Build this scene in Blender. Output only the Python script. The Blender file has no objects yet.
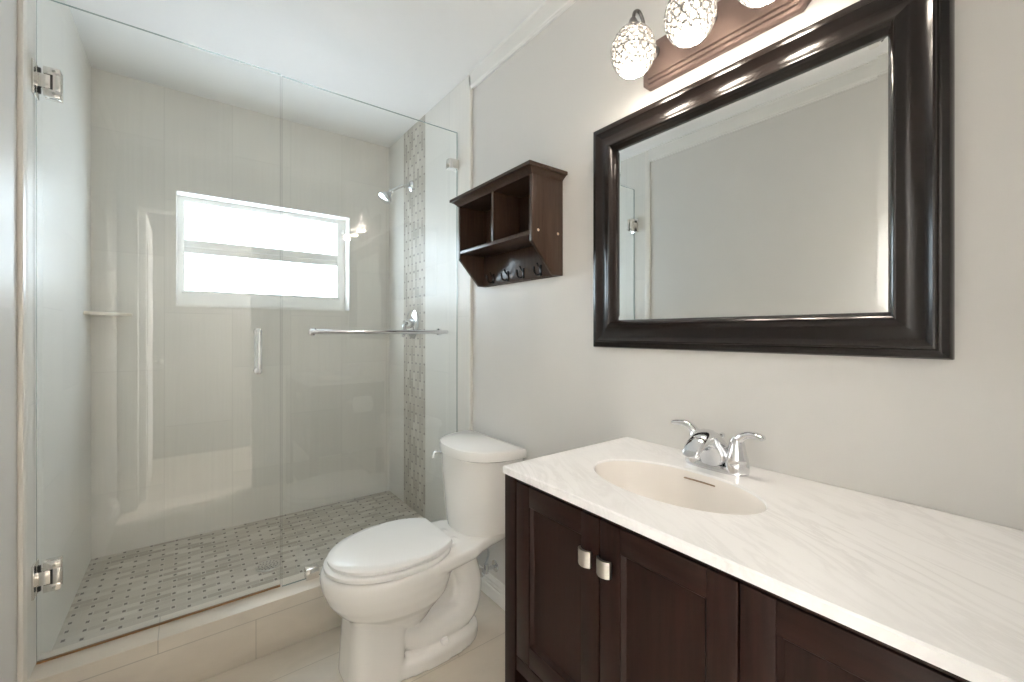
import bpy, bmesh, math, random
from mathutils import Vector, Matrix
random.seed(7)
PI = math.pi
SC = bpy.context.scene
COL = SC.collection

# ------------------------------------------------------------------ camera, world, exposure
CAM_H = 1.192
cam_d = bpy.data.cameras.new('camera')
cam = bpy.data.objects.new('camera', cam_d)
COL.objects.link(cam)
cam.location = (0, 0, CAM_H)
cam.rotation_euler = (PI / 2, 0, -math.radians(37.195))
cam_d.sensor_width = 36.0
cam_d.lens = 36.0 * 425.86 / 1024.0
cam_d.shift_y = -(341.0 - 332.6) / 1024.0
cam_d.clip_start = 0.01
SC.camera = cam

world = bpy.data.worlds.new('sky')
SC.world = world
world.use_nodes = True
_bg = world.node_tree.nodes.get('Background')
_bg.inputs[0].default_value = (0.75, 0.86, 1.0, 1)
_bg.inputs[1].default_value = 1.0

SC.view_settings.view_transform = 'Standard'
SC.view_settings.look = 'None'
SC.view_settings.gamma = 1.0
SC.view_settings.use_curve_mapping = False
SC.view_settings.exposure = 2.22
SC.cycles.use_denoising = True
SC.cycles.max_bounces = 14
SC.cycles.diffuse_bounces = 8
SC.cycles.transparent_max_bounces = 24
SC.cycles.sample_clamp_indirect = 6.0

BULB_E = 29.0       # vanity bulbs
WINDOW_E = 2.8       # daylight in the frosted panes
HALL_FILL_E = 66.0        # added fill light, unseen in the hall behind the doorway

# ------------------------------------------------------------------ room dimensions (metres)
XR, XL = 1.0903, -0.376          # painted wall planes right / left
YT = 1.763                        # where the shower tile starts
YB = 2.804                        # tiled back wall
YG = 1.882                        # plane of the glass
YR = -0.04                        # rear wall with the doorway
ZC = 2.446                        # ceiling
ZS = 0.121                        # shower floor
ZK = 0.192                        # curb top
TT = 0.008                        # tile thickness

# ------------------------------------------------------------------ mesh helpers
def new_bm():
    return bmesh.new()

def add_box(bm, lo, hi, bev=0.0, seg=2, mi=0):
    g = bmesh.ops.create_cube(bm, size=1.0)
    vs = g['verts']
    for v in vs:
        v.co = Vector([lo[i] + (hi[i] - lo[i]) * (v.co[i] + 0.5) for i in range(3)])
    fs = {f for v in vs for f in v.link_faces}
    for f in fs:
        f.material_index = mi
    if bev > 0:
        es = list({e for v in vs for e in v.link_edges})
        r = bmesh.ops.bevel(bm, geom=es, offset=bev, segments=seg, affect='EDGES', profile=0.5)
        for f in r['faces']:
            f.material_index = mi
    return vs

def loft(bm, rings, cap0=True, cap1=True, closed=True, mi=0):
    R = [[bm.verts.new(p) for p in r] for r in rings]
    n = len(R[0])
    for a, b in zip(R[:-1], R[1:]):
        for i in range(n if closed else n - 1):
            j = (i + 1) % n
            f = bm.faces.new((a[i], a[j], b[j], b[i]))
            f.material_index = mi
    if cap0:
        f = bm.faces.new(list(reversed(R[0]))); f.material_index = mi
    if cap1:
        f = bm.faces.new(R[-1]); f.material_index = mi
    return R

def frame_of(d):
    d = d.normalized()
    up = Vector((0, 0, 1)) if abs(d.z) < 0.95 else Vector((1, 0, 0))
    a = d.cross(up).normalized()
    return a, a.cross(d).normalized()

def add_tube(bm, pts, r, n=12, caps=True, mi=0):
    pts = [Vector(p) for p in pts]
    rs = r if isinstance(r, (list, tuple)) else [r] * len(pts)
    rings = []
    a = None
    for i, p in enumerate(pts):
        if i == 0: d = pts[1] - pts[0]
        elif i == len(pts) - 1: d = pts[-1] - pts[-2]
        else: d = (pts[i + 1] - pts[i]).normalized() + (pts[i] - pts[i - 1]).normalized()
        d.normalize()
        if a is None: a, b = frame_of(d)
        else:
            a = (a - d * a.dot(d)).normalized(); b = a.cross(d).normalized()
        rings.append([p + (a * math.cos(2 * PI * k / n) + b * math.sin(2 * PI * k / n)) * rs[i] for k in range(n)])
    loft(bm, rings, caps, caps, True, mi)

def smooth_path(pts, k=5):
    P = [Vector(p) for p in pts]
    P = [P[0] * 2 - P[1]] + P + [P[-1] * 2 - P[-2]]
    out = []
    for i in range(1, len(P) - 2):
        for s in range(k):
            t = s / k
            out.append(0.5 * ((2 * P[i]) + (-P[i - 1] + P[i + 1]) * t + (2 * P[i - 1] - 5 * P[i] + 4 * P[i + 1] - P[i + 2]) * t * t
                              + (-P[i - 1] + 3 * P[i] - 3 * P[i + 1] + P[i + 2]) * t ** 3))
    out.append(P[-2])
    return out

def add_lathe(bm, prof, origin, axis=(0, 0, 1), n=24, mi=0, caps=True):
    o = Vector(origin); d = Vector(axis).normalized(); a, b = frame_of(d)
    rings = [[o + d * h + (a * math.cos(2 * PI * k / n) + b * math.sin(2 * PI * k / n)) * max(r, 1e-4) for k in range(n)] for r, h in prof]
    loft(bm, rings, caps, caps, True, mi)

def add_prism(bm, poly, vec, mi=0, bev=0.0):
    v = Vector(vec)
    R = loft(bm, [[Vector(p) for p in poly], [Vector(p) + v for p in poly]], mi=mi)
    if bev > 0:
        vs = R[0] + R[1]
        es = list({e for q in vs for e in q.link_edges})
        bmesh.ops.bevel(bm, geom=es, offset=bev, segments=2, affect='EDGES', profile=0.5)

def base_of(o):
    p = Vector((0, 0, 0))
    while o is not None:
        p += o.location
        o = o.parent
    return p

def obj(name, bm, mats, parent=None, smooth=40, label=None, kind=None):
    """link one mesh; coordinates in bm are world coordinates"""
    bmesh.ops.recalc_face_normals(bm, faces=bm.faces[:])
    if parent is not None:
        off = base_of(parent)
        for v in bm.verts: v.co -= off
    me = bpy.data.meshes.new(name)
    bm.to_mesh(me); bm.free()
    if not isinstance(mats, (list, tuple)): mats = [mats]
    for m in mats: me.materials.append(m)
    if smooth:
        me.polygons.foreach_set('use_smooth', [True] * len(me.polygons))
        try: me.set_sharp_from_angle(angle=math.radians(smooth))
        except Exception: pass
    o = bpy.data.objects.new(name, me)
    COL.objects.link(o)
    if parent is not None: o.parent = parent
    if label: o['label'] = label
    if kind: o['kind'] = kind
    return o

def thing(name, label, cat, loc, group=None):
    o = bpy.data.objects.new(name, None)
    COL.objects.link(o)
    o.location = loc
    o.empty_display_size = 0.05
    o['label'] = label; o['category'] = cat
    if group: o['group'] = group
    return o

def tag(o, label, cat, group=None):
    o['label'] = label; o['category'] = cat
    if group: o['group'] = group
    return o

def struct(name, bm, mats, parent=None, smooth=30, label=None):
    o = obj(name, bm, mats, parent, smooth, label, 'structure')
    return o

# ------------------------------------------------------------------ materials
class NT:
    def __init__(self, name):
        self.m = bpy.data.materials.new(name); self.m.use_nodes = True
        self.t = self.m.node_tree; self.t.nodes.clear()
        self.out = self.t.nodes.new('ShaderNodeOutputMaterial')
    def n(self, typ, **kw):
        nd = self.t.nodes.new(typ)
        for k, v in kw.items(): setattr(nd, k, v)
        return nd
    def l(self, a, b): self.t.links.new(a, b)
    def val(self, sock, v):
        if isinstance(v, bpy.types.NodeSocket): self.l(v, sock)
        elif isinstance(v, (tuple, list)): sock.default_value = (*v, 1) if len(v) == 3 and sock.type == 'RGBA' else v
        else: sock.default_value = v
    def math(self, op, a, b=None, c=None):
        nd = self.n('ShaderNodeMath', operation=op)
        self.val(nd.inputs[0], a)
        if b is not None: self.val(nd.inputs[1], b)
        if c is not None: self.val(nd.inputs[2], c)
        return nd.outputs[0]
    def mix(self, f, a, b, blend='MIX'):
        nd = self.n('ShaderNodeMix', data_type='RGBA', blend_type=blend)
        self.val(nd.inputs[0], f); self.val(nd.inputs[6], a); self.val(nd.inputs[7], b)
        return nd.outputs[2]
    def coord(self, scale=(1, 1, 1), rot=(0, 0, 0), loc=(0, 0, 0)):
        tc = self.n('ShaderNodeTexCoord'); mp = self.n('ShaderNodeMapping')
        mp.inputs[1].default_value = loc; mp.inputs[2].default_value = rot; mp.inputs[3].default_value = scale
        self.l(tc.outputs['Object'], mp.inputs[0])
        return mp.outputs[0]
    def noise(self, vec, scale, detail=3, rough=0.5, dist=0.0):
        nd = self.n('ShaderNodeTexNoise')
        self.l(vec, nd.inputs['Vector']); nd.inputs['Scale'].default_value = scale
        nd.inputs['Detail'].default_value = detail; nd.inputs['Roughness'].default_value = rough
        nd.inputs['Distortion'].default_value = dist
        return nd.outputs[0]
    def ramp(self, f, stops):
        nd = self.n('ShaderNodeValToRGB'); e = nd.color_ramp.elements
        while len(e) < len(stops): e.new(0.5)
        for i, (p, c) in enumerate(stops):
            e[i].position = p; e[i].color = (*c, 1) if len(c) == 3 else c
        self.l(f, nd.inputs[0])
        return nd.outputs[0]
    def bump(self, h, strength=0.2, dist=0.002):
        nd = self.n('ShaderNodeBump'); nd.inputs['Strength'].default_value = strength; nd.inputs['Distance'].default_value = dist
        self.l(h, nd.inputs['Height'])
        return nd.outputs[0]
    def principled(self, color, rough=0.5, metal=0.0, normal=None, **kw):
        nd = self.n('ShaderNodeBsdfPrincipled')
        self.val(nd.inputs['Base Color'], color); self.val(nd.inputs['Roughness'], rough); self.val(nd.inputs['Metallic'], metal)
        for k, v in kw.items(): self.val(nd.inputs[k], v)
        if normal is not None: self.l(normal, nd.inputs['Normal'])
        self.l(nd.outputs[0], self.out.inputs[0])
        return nd

def simple(name, color, rough=0.5, metal=0.0, var=0.04, nscale=20, bump=0.0, **kw):
    t = NT(name)
    f = t.noise(t.coord(), nscale, 3)
    c = t.mix(f, tuple(x * (1 - var) for x in color), tuple(min(1, x * (1 + var)) for x in color))
    nb = t.bump(t.noise(t.coord(), nscale * 8, 2), bump, 0.001) if bump else None
    t.principled(c, rough, metal, nb, **kw)
    return t.m

M = {}
M['paint'] = simple('grey_wall_paint', (0.67, 0.655, 0.63), 0.42, var=0.015, nscale=6, bump=0.06)
M['ceiling'] = simple('white_ceiling_paint', (0.87, 0.87, 0.865), 0.7, var=0.01, nscale=30, bump=0.25)
M['trim'] = simple('white_gloss_trim', (0.80, 0.79, 0.76), 0.3, var=0.01)
M['jamb'] = simple('off_white_tile_edge', (0.78, 0.75, 0.70), 0.3, var=0.015)
M['porcelain'] = simple('white_porcelain', (0.83, 0.82, 0.80), 0.08, var=0.005, **{'Coat Weight': 0.4, 'Coat Roughness': 0.03})
M['seat'] = simple('white_plastic_seat', (0.87, 0.87, 0.86), 0.22, var=0.005)
M['chrome'] = simple('polished_chrome', (0.80, 0.81, 0.83), 0.06, 1.0, var=0.01)
M['nickel'] = simple('brushed_nickel', (0.56, 0.535, 0.495), 0.3, 1.0, var=0.05, nscale=60)
M['hinge'] = simple('polished_nickel_hinge', (0.80, 0.78, 0.75), 0.18, 1.0, var=0.02)
M['slot'] = simple('dark_gap', (0.03, 0.03, 0.03), 0.6)
M['drain_hole'] = simple('drain_hole', (0.22, 0.23, 0.21), 0.6)
M['hook'] = simple('dark_bronze_hook', (0.03, 0.025, 0.025), 0.25, 0.8)
M['bronze'] = simple('brushed_bronze_plate', (0.22, 0.155, 0.132), 0.42, 0.5, var=0.06, nscale=40)
M['arm'] = simple('pewter_arm', (0.17, 0.16, 0.155), 0.3, 1.0)
M['wire'] = simple('silver_wire', (0.30, 0.295, 0.29), 0.4, 0.2)
M['basin'] = simple('biscuit_basin', (0.79, 0.755, 0.715), 0.18, var=0.01)
M['door_shadow'] = simple('amber_door_shadow', (0.40, 0.20, 0.07), 0.5, var=0.2)  # orange-brown shade below the door glass, put into a colour
M['slot_b'] = simple('brown_slot', (0.30, 0.21, 0.14), 0.5)
M['paper'] = simple('white_paper', (0.85, 0.85, 0.84), 0.9)
M['dot'] = simple('wood_filler_plug', (0.75, 0.62, 0.50), 0.5)
M['stone'] = simple('beige_stone_shelf', (0.70, 0.65, 0.56), 0.35, var=0.04)
M['flex'] = simple('braided_steel', (0.55, 0.56, 0.58), 0.35, 0.9, var=0.3, nscale=300)
M['hall_paint'] = simple('white_hall_paint', (0.84, 0.835, 0.82), 0.6, var=0.01)
M['hall_far'] = simple('taupe_hall_paint', (0.25, 0.24, 0.22), 0.6, var=0.02)
M['hall_floor'] = simple('hall_floor_vinyl', (0.30, 0.265, 0.22), 0.5, var=0.08, nscale=8)

def wood(name, dark, light, rough, stretch=(30, 30, 2), coat=0.0):
    t = NT(name)
    f = t.noise(t.coord(stretch), 3, 5, 0.6, 0.4)
    c = t.ramp(f, [(0.3, dark), (0.7, light)])
    t.principled(c, t.math('MULTIPLY_ADD', f, 0.12, rough), 0.0, t.bump(f, 0.06, 0.0008), **{'Coat Weight': coat, 'Coat Roughness': 0.15, 'Specular IOR Level': 0.2})
    return t.m
M['espresso'] = wood('espresso_wood', (0.0115, 0.0044, 0.0030), (0.023, 0.0092, 0.0064), 0.33)
M['espresso_h'] = wood('espresso_wood_rail', (0.0115, 0.0044, 0.0030), (0.023, 0.0092, 0.0064), 0.33, (30, 2, 30))
M['walnut'] = wood('dark_walnut_shelf', (0.036, 0.0195, 0.0125), (0.062, 0.036, 0.024), 0.26, (30, 30, 2), 0.35)
M['frame'] = simple('black_brown_lacquer', (0.0105, 0.0066, 0.0052), 0.21, var=0.2, nscale=12, **{'Coat Weight': 0.1, 'Coat Roughness': 0.12, 'Specular IOR Level': 0.38})

def mirror_mat():
    t = NT('silvered_mirror')
    f = t.noise(t.coord(), 4, 3)
    t.principled(t.mix(f, (0.84, 0.86, 0.85), (0.87, 0.88, 0.87)), t.math('MULTIPLY', f, 0.004), 1.0)
    return t.m
M['mirror'] = mirror_mat()

def marble():
    t = NT('white_cultured_marble')
    v = t.coord((1, 1, 1), (0, 0, math.radians(28)))
    w = t.noise(v, 2.2, 4, 0.6)
    mp = t.n('ShaderNodeMapping'); mp.inputs[3].default_value = (15, 2.4, 6)
    t.l(v, mp.inputs[0])
    a = t.noise(mp.outputs[0], 1.4, 7, 0.62, 1.2)
    vein = t.ramp(a, [(0.43, (0, 0, 0)), (0.495, (1, 1, 1)), (0.56, (0, 0, 0))])
    mask = t.math('MULTIPLY', vein, t.ramp(w, [(0.38, (0, 0, 0)), (0.75, (0.5, 0.5, 0.5))]))
    c = t.mix(mask, (0.83, 0.828, 0.83), (0.55, 0.54, 0.54))
    c = t.mix(t.math('MULTIPLY', t.noise(v, 9, 4), 0.12), c, (0.76, 0.74, 0.72))
    t.principled(c, 0.22)
    return t.m
M['marble'] = marble()

def glass():
    t = NT('clear_shower_glass')
    tr = t.n('ShaderNodeBsdfTransparent'); tr.inputs[0].default_value = (0.985, 0.993, 0.988, 1)
    gl = t.n('ShaderNodeBsdfGlossy'); gl.inputs['Roughness'].default_value = 0.0
    gl.inputs[0].default_value = (1, 1, 1, 1)
    fr = t.n('ShaderNodeFresnel'); fr.inputs[0].default_value = 1.76
    ge = t.n('ShaderNodeNewGeometry')
    smear = t.ramp(t.noise(t.coord((1, 1, 0.5)), 5, 4), [(0.3, (0.95, 0.95, 0.95)), (0.8, (1.05, 1.05, 1.05))])
    f = t.math('MULTIPLY', t.math('MULTIPLY', fr.outputs[0], t.math('SUBTRACT', 1.0, ge.outputs['Backfacing'])), smear)
    mx = t.n('ShaderNodeMixShader')
    t.l(f, mx.inputs[0]); t.l(tr.outputs[0], mx.inputs[1]); t.l(gl.outputs[0], mx.inputs[2])
    t.l(mx.outputs[0], t.out.inputs[0])
    return t.m
M['glass'] = glass()

def glass_edge():
    t = NT('polished_glass_edge')
    tr = t.n('ShaderNodeBsdfTransparent'); tr.inputs[0].default_value = (0.80, 0.90, 0.86, 1)
    nd = t.n('ShaderNodeBsdfPrincipled')
    f = t.noise(t.coord(), 12, 2)
    t.l(t.mix(f, (0.24, 0.31, 0.285), (0.30, 0.37, 0.345)), nd.inputs['Base Color']); nd.inputs['Roughness'].default_value = 0.15
    mx = t.n('ShaderNodeMixShader'); mx.inputs[0].default_value = 0.8
    t.l(tr.outputs[0], mx.inputs[1]); t.l(nd.outputs[0], mx.inputs[2]); t.l(mx.outputs[0], t.out.inputs[0])
    return t.m
M['glass_edge'] = glass_edge()

def crystal():
    t = NT('crystal_bead')
    tr = t.n('ShaderNodeBsdfTransparent'); tr.inputs[0].default_value = (0.97, 0.97, 0.97, 1)
    tl = t.n('ShaderNodeBsdfTranslucent'); tl.inputs[0].default_value = (0.17, 0.168, 0.163, 1)
    gl = t.n('ShaderNodeBsdfGlossy'); gl.inputs['Roughness'].default_value = 0.08
    f = t.noise(t.coord(), 90, 2)
    m1 = t.n('ShaderNodeMixShader'); t.l(t.math('MULTIPLY_ADD', f, 0.02, 0.955), m1.inputs[0])
    t.l(tr.outputs[0], m1.inputs[1]); t.l(tl.outputs[0], m1.inputs[2])
    m2 = t.n('ShaderNodeMixShader'); m2.inputs[0].default_value = 0.10
    t.l(m1.outputs[0], m2.inputs[1]); t.l(gl.outputs[0], m2.inputs[2]); t.l(m2.outputs[0], t.out.inputs[0])
    return t.m
M['crystal'] = crystal()

def emit(name, color, strength):
    t = NT(name)
    e = t.n('ShaderNodeEmission'); e.inputs[0].default_value = (*color, 1)
    t.l(t.math('MULTIPLY_ADD', t.noise(t.coord(), 3, 2), strength * 0.06, strength * 0.97), e.inputs[1])
    t.l(e.outputs[0], t.out.inputs[0])
    return t.m
M['bulb'] = emit('lit_bulb', (1.0, 0.87, 0.735), BULB_E)
M['pane'] = emit('daylit_frosted_pane', (0.76, 0.89, 1.0), WINDOW_E)
M['hall_fill'] = emit('hall_fill_emitter', (1.0, 0.975, 0.95), HALL_FILL_E)

def tile_color(t, tint, hx, ox, oz):
    """running bond of upright 12x24 in tiles; hx is the horizontal axis socket index (0 X, 1 Y)"""
    tc = t.n('ShaderNodeTexCoord'); sp = t.n('ShaderNodeSeparateXYZ'); t.l(tc.outputs['Object'], sp.inputs[0])
    h, z = sp.outputs[hx], sp.outputs[2]
    W, L = 0.291, 0.583
    a = t.math('DIVIDE', t.math('SUBTRACT', h, ox), W)
    ca = t.math('FLOOR', a); fa = t.math('FRACT', a)
    par = t.math('FLOORED_MODULO', ca, 2.0)
    b = t.math('ADD', t.math('DIVIDE', t.math('SUBTRACT', z, oz), L), t.math('MULTIPLY', par, 0.5))
    cb = t.math('FLOOR', b); fb = t.math('FRACT', b)
    ja = t.math('LESS_THAN', t.math('ABSOLUTE', t.math('SUBTRACT', fa, 0.5)), 0.5 - 0.0012 / W)
    jb = t.math('LESS_THAN', t.math('ABSOLUTE', t.math('SUBTRACT', fb, 0.5)), 0.5 - 0.0012 / L)
    body = t.math('MULTIPLY', ja, jb)
    cv = t.n('ShaderNodeCombineXYZ'); t.l(ca, cv.inputs[0]); t.l(cb, cv.inputs[1])
    wn = t.n('ShaderNodeTexWhiteNoise', noise_dimensions='2D'); t.l(cv.outputs[0], wn.inputs[0])
    st = t.noise(t.coord((60, 60, 1.2)), 2.0, 3, 0.6)
    cl = t.noise(t.coord(), 2.5, 3)
    lo = tuple(x * 0.90 for x in tint); hi = tuple(min(1, x * 1.07) for x in tint)
    c = t.mix(t.math('MULTIPLY_ADD', wn.outputs[0], 0.3, t.math('MULTIPLY_ADD', st, 0.6, t.math('MULTIPLY_ADD', cl, 0.4, -0.15))), lo, hi)
    c = t.mix(body, tuple(x * 0.87 for x in tint), c)
    return c, body, st

def mosaic_color(t, hx, long_axis, o_long, o_short):
    """rows of stone strips with a dark square between strip ends, rows staggered by half"""
    tc = t.n('ShaderNodeTexCoord'); sp = t.n('ShaderNodeSeparateXYZ'); t.l(tc.outputs['Object'], sp.inputs[0])
    u, v = sp.outputs[long_axis], sp.outputs[hx]
    L, S = 0.100, 0.028
    r = t.math('DIVIDE', t.math('SUBTRACT', v, o_short), S)
    cr = t.math('FLOOR', r); fr = t.math('FRACT', r)
    par = t.math('FLOORED_MODULO', cr, 2.0)
    x = t.math('ADD', t.math('DIVIDE', t.math('SUBTRACT', u, o_long), L), t.math('MULTIPLY', par, 0.5))
    cx = t.math('FLOOR', x); fx = t.math('FRACT', x)
    cy = t.math('LESS_THAN', t.math('ABSOLUTE', t.math('SUBTRACT', fr, 0.5)), 0.455)
    dx = t.math('LESS_THAN', t.math('ABSOLUTE', t.math('SUBTRACT', fx, 0.075)), 0.052)
    dy = t.math('LESS_THAN', t.math('ABSOLUTE', t.math('SUBTRACT', fr, 0.5)), 0.27)
    dot = t.math('MULTIPLY', dx, dy)
    strip = t.math('MULTIPLY', t.math('LESS_THAN', t.math('ABSOLUTE', t.math('SUBTRACT', fx, 0.575)), 0.408), cy)
    cv = t.n('ShaderNodeCombineXYZ'); t.l(cx, cv.inputs[0]); t.l(cr, cv.inputs[1])
    wn = t.n('ShaderNodeTexWhiteNoise', noise_dimensions='2D'); t.l(cv.outputs[0], wn.inputs[0])
    stone = t.ramp(wn.outputs[0], [(0.0, (0.33, 0.295, 0.245)), (0.3, (0.44, 0.405, 0.345)), (0.65, (0.53, 0.495, 0.435)), (1.0, (0.63, 0.60, 0.54))])
    sc = [30, 30, 30]; sc[long_axis] = 6
    vn = t.noise(t.coord(tuple(sc)), 2.5, 4, 0.6, 0.6)
    stone = t.mix(t.math('MULTIPLY', vn, 0.35), stone, (0.45, 0.40, 0.34))
    c = t.mix(strip, (0.52, 0.485, 0.425), stone)
    c = t.mix(dot, c, (0.13, 0.11, 0.095))
    return c, t.math('MAXIMUM', strip, dot)

TILE = (0.745, 0.73, 0.69)
def tile_mat(name, hx, ox, oz, strip=None):
    t = NT(name)
    c, body, st = tile_color(t, TILE, hx, ox, oz)
    h = body
    if strip:
        mc, mh = mosaic_color(t, 1, 2, 0.0, strip[0])
        tc = t.n('ShaderNodeTexCoord'); sp = t.n('ShaderNodeSeparateXYZ'); t.l(tc.outputs['Object'], sp.inputs[0])
        mid = (strip[0] + strip[1]) / 2; half = (strip[1] - strip[0]) / 2
        inside = t.math('LESS_THAN', t.math('ABSOLUTE', t.math('SUBTRACT', sp.outputs[1], mid)), half)
        c = t.mix(t.math('MULTIPLY', inside, 0.92), c, mc)
        h = t.math('ADD', t.math('MULTIPLY', inside, mh), t.math('MULTIPLY', t.math('SUBTRACT', 1.0, inside), body))
    t.principled(c, 0.38, 0.0, t.bump(h, 0.2, 0.001), **{'Specular IOR Level': 0.35})
    return t.m
M['tile_back'] = tile_mat('upright_grey_tile_back', 0, -0.391, 1.002)
M['tile_left'] = tile_mat('upright_grey_tile_left', 1, 1.66, 0.981)
M['tile_right'] = tile_mat('upright_grey_tile_right', 1, 1.965, 0.981, (2.250, 2.558))

def floor_mosaic():
    t = NT('stone_mosaic_floor')
    c, h = mosaic_color(t, 1, 0, 0.044, 2.164)
    t.principled(c, 0.35, 0.0, t.bump(h, 0.3, 0.001))
    return t.m
M['mosaic'] = floor_mosaic()

def floor_tile(name, bw, bh, ox, oy, tint, axes='XY', grout=0.72):
    t = NT(name)
    tc = t.n('ShaderNodeTexCoord'); sp = t.n('ShaderNodeSeparateXYZ'); t.l(tc.outputs['Object'], sp.inputs[0])
    u, v = sp.outputs['XYZ'.index(axes[0])], sp.outputs['XYZ'.index(axes[1])]
    r = t.math('DIVIDE', t.math('SUBTRACT', v, oy), bh)
    cr = t.math('FLOOR', r); fr = t.math('FRACT', r)
    x = t.math('ADD', t.math('DIVIDE', t.math('SUBTRACT', u, ox), bw), t.math('MULTIPLY', t.math('FLOORED_MODULO', cr, 2.0), 0.5))
    fx = t.math('FRACT', x); cx = t.math('FLOOR', x)
    body = t.math('MULTIPLY', t.math('LESS_THAN', t.math('ABSOLUTE', t.math('SUBTRACT', fx, 0.5)), 0.5 - 0.0015 / bw),
                  t.math('LESS_THAN', t.math('ABSOLUTE', t.math('SUBTRACT', fr, 0.5)), 0.5 - 0.0015 / bh))
    cv = t.n('ShaderNodeCombineXYZ'); t.l(cx, cv.inputs[0]); t.l(cr, cv.inputs[1])
    wn = t.n('ShaderNodeTexWhiteNoise', noise_dimensions='2D'); t.l(cv.outputs[0], wn.inputs[0])
    a = t.noise(t.coord((3, 7, 7)), 1.6, 6, 0.6, 0.8)
    c = t.mix(a, tuple(x * 0.84 for x in tint), tuple(min(1, x * 1.12) for x in tint))
    c = t.mix(t.math('MULTIPLY', wn.outputs[0], 0.15), c, tuple(x * 0.85 for x in tint))
    c = t.mix(body, tuple(x * grout for x in tint), c)
    t.principled(c, 0.28, 0.0, t.bump(body, 0.2, 0.001))
    return t.m
FT = (0.64, 0.585, 0.505)
M['floor'] = floor_tile('beige_porcelain_floor', 0.583, 0.291, 0.21, 1.365, FT)
M['curb'] = floor_tile('beige_tiled_curb', 0.55, 0.291, 0.195, -0.145, FT, 'XZ')

# ================================================================== SETTING
WT = 0.12
b = new_bm(); add_box(b, (XL - WT, YR - WT, -0.1), (XR + WT, YB + 0.16, 0)); struct('floor', b, M['floor'])
b = new_bm(); add_box(b, (XL - WT, YR - WT, ZC), (XR + WT, YB + 0.16, ZC + 0.1)); struct('ceiling', b, M['ceiling'])
b = new_bm(); add_box(b, (XL - WT, YR - WT, 0), (XL, YB + 0.16, ZC)); struct('wall_left', b, M['paint'])
b = new_bm(); add_box(b, (XR, YR - WT, 0), (XR + WT, YB + 0.16, ZC)); struct('wall_right', b, M['paint'])
# tiled shower claddings
b = new_bm(); add_box(b, (XL, YT, 0), (XL + TT, YB, ZC)); struct('wall_shower_left', b, M['tile_left'])
b = new_bm(); add_box(b, (XR - TT, YT, 0), (XR, YB, ZC)); struct('wall_shower_right', b, M['tile_right'])
WX0, WX1, WZ0, WZ1 = -0.056, 0.824, 1.328, 1.931
b = new_bm()
for lo, hi in (((XL, YB, 0), (XR, YB + 0.16, WZ0)), ((XL, YB, WZ1), (XR, YB + 0.16, ZC)),
               ((XL, YB, WZ0), (WX0, YB + 0.16, WZ1)), ((WX1, YB, WZ0), (XR, YB + 0.16, WZ1))):
    add_box(b, lo, hi)
struct('wall_back', b, M['tile_back'])
# window reveal lining, frame and panes
b = new_bm()
rv = 0.006
add_box(b, (WX0, YB - 0.003, WZ1 - rv), (WX1, YB + 0.10, WZ1)); add_box(b, (WX0, YB - 0.003, WZ0), (WX1, YB + 0.10, WZ0 + rv))
add_box(b, (WX0, YB - 0.003, WZ0), (WX0 + rv, YB + 0.10, WZ1)); add_box(b, (WX1 - rv, YB - 0.003, WZ0), (WX1, YB + 0.10, WZ1))
struct('trim_1', b, M['trim'])
win = thing('window_1', 'white awning window with two frosted panes in the tiled back wall', 'window', ((WX0 + WX1) / 2, YB + 0.11, WZ0))
win['kind'] = 'structure'
b = new_bm()
F0, F1 = YB + 0.088, YB + 0.15
PX0, PX1 = -0.018, 0.768
x0, x1, z0, z1 = WX0 + rv, WX1 - rv, WZ0 + rv, WZ1 - rv
add_box(b, (PX0, F0, z0), (PX1, F1, 1.410), 0.0)                 # bottom rail
add_box(b, (PX0 - 0.012, F0 - 0.014, 1.406), (PX1 + 0.012, F0 + 0.02, 1.420), 0.003)  # ledge under the lower pane
add_box(b, (PX0, F0, 1.898), (PX1, F1, z1), 0.0)
add_box(b, (x0, F0, z0), (PX0, F1, z1), 0.0)
add_box(b, (PX1, F0, z0), (x1, F1, z1), 0.0)
struct('window_frame', b, M['trim'], win)
b = new_bm()
add_box(b, (PX0, F0 + 0.006, 1.624), (PX1, F1, 1.660), 0.003); add_box(b, (PX0, F0 - 0.004, 1.656), (PX1, F1, 1.695), 0.004)
struct('meeting_rail', b, M['trim'], win)
for za, zb in ((1.66, 1.91), (1.405, 1.64)):
    b = new_bm(); add_box(b, (PX0 - 0.004, F0 + 0.03, za), (PX1 + 0.004, F0 + 0.036, zb)); struct('window_pane', b, M['pane'], win)
b = new_bm(); add_box(b, (WX1 - rv - 0.022, F0 - 0.012, 1.835), (WX1 - rv - 0.006, F0 + 0.002, 1.862), 0.002)
struct('window_latch', b, M['trim'], win)

# rear wall with a doorway, door swung out into the hall
DX0, DX1, DZ = -0.29, 0.40, 2.05
b = new_bm()
add_box(b, (XL, YR - WT, 0), (DX0, YR, ZC)); add_box(b, (DX1, YR - WT, 0), (XR, YR, ZC)); add_box(b, (DX0, YR - WT, DZ), (DX1, YR, ZC))
struct('wall_rear', b, M['paint'])
b = new_bm()
add_box(b, (DX0, YR - WT - 0.002, 0), (DX0 + 0.015, YR + 0.002, DZ)); add_box(b, (DX1 - 0.015, YR - WT - 0.002, 0), (DX1, YR + 0.002, DZ))
add_box(b, (DX0, YR - WT - 0.002, DZ - 0.015), (DX1, YR + 0.002, DZ))
add_box(b, (DX0 - 0.058, YR, 0), (DX0 + 0.006, YR + 0.014, DZ + 0.058), 0.003); add_box(b, (DX1 - 0.006, YR, 0), (DX1 + 0.058, YR + 0.014, DZ + 0.058), 0.003)
add_box(b, (DX0 - 0.058, YR, DZ - 0.006), (DX1 + 0.058, YR + 0.014, DZ + 0.058), 0.003)
struct('trim_2', b, M['trim'])
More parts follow.
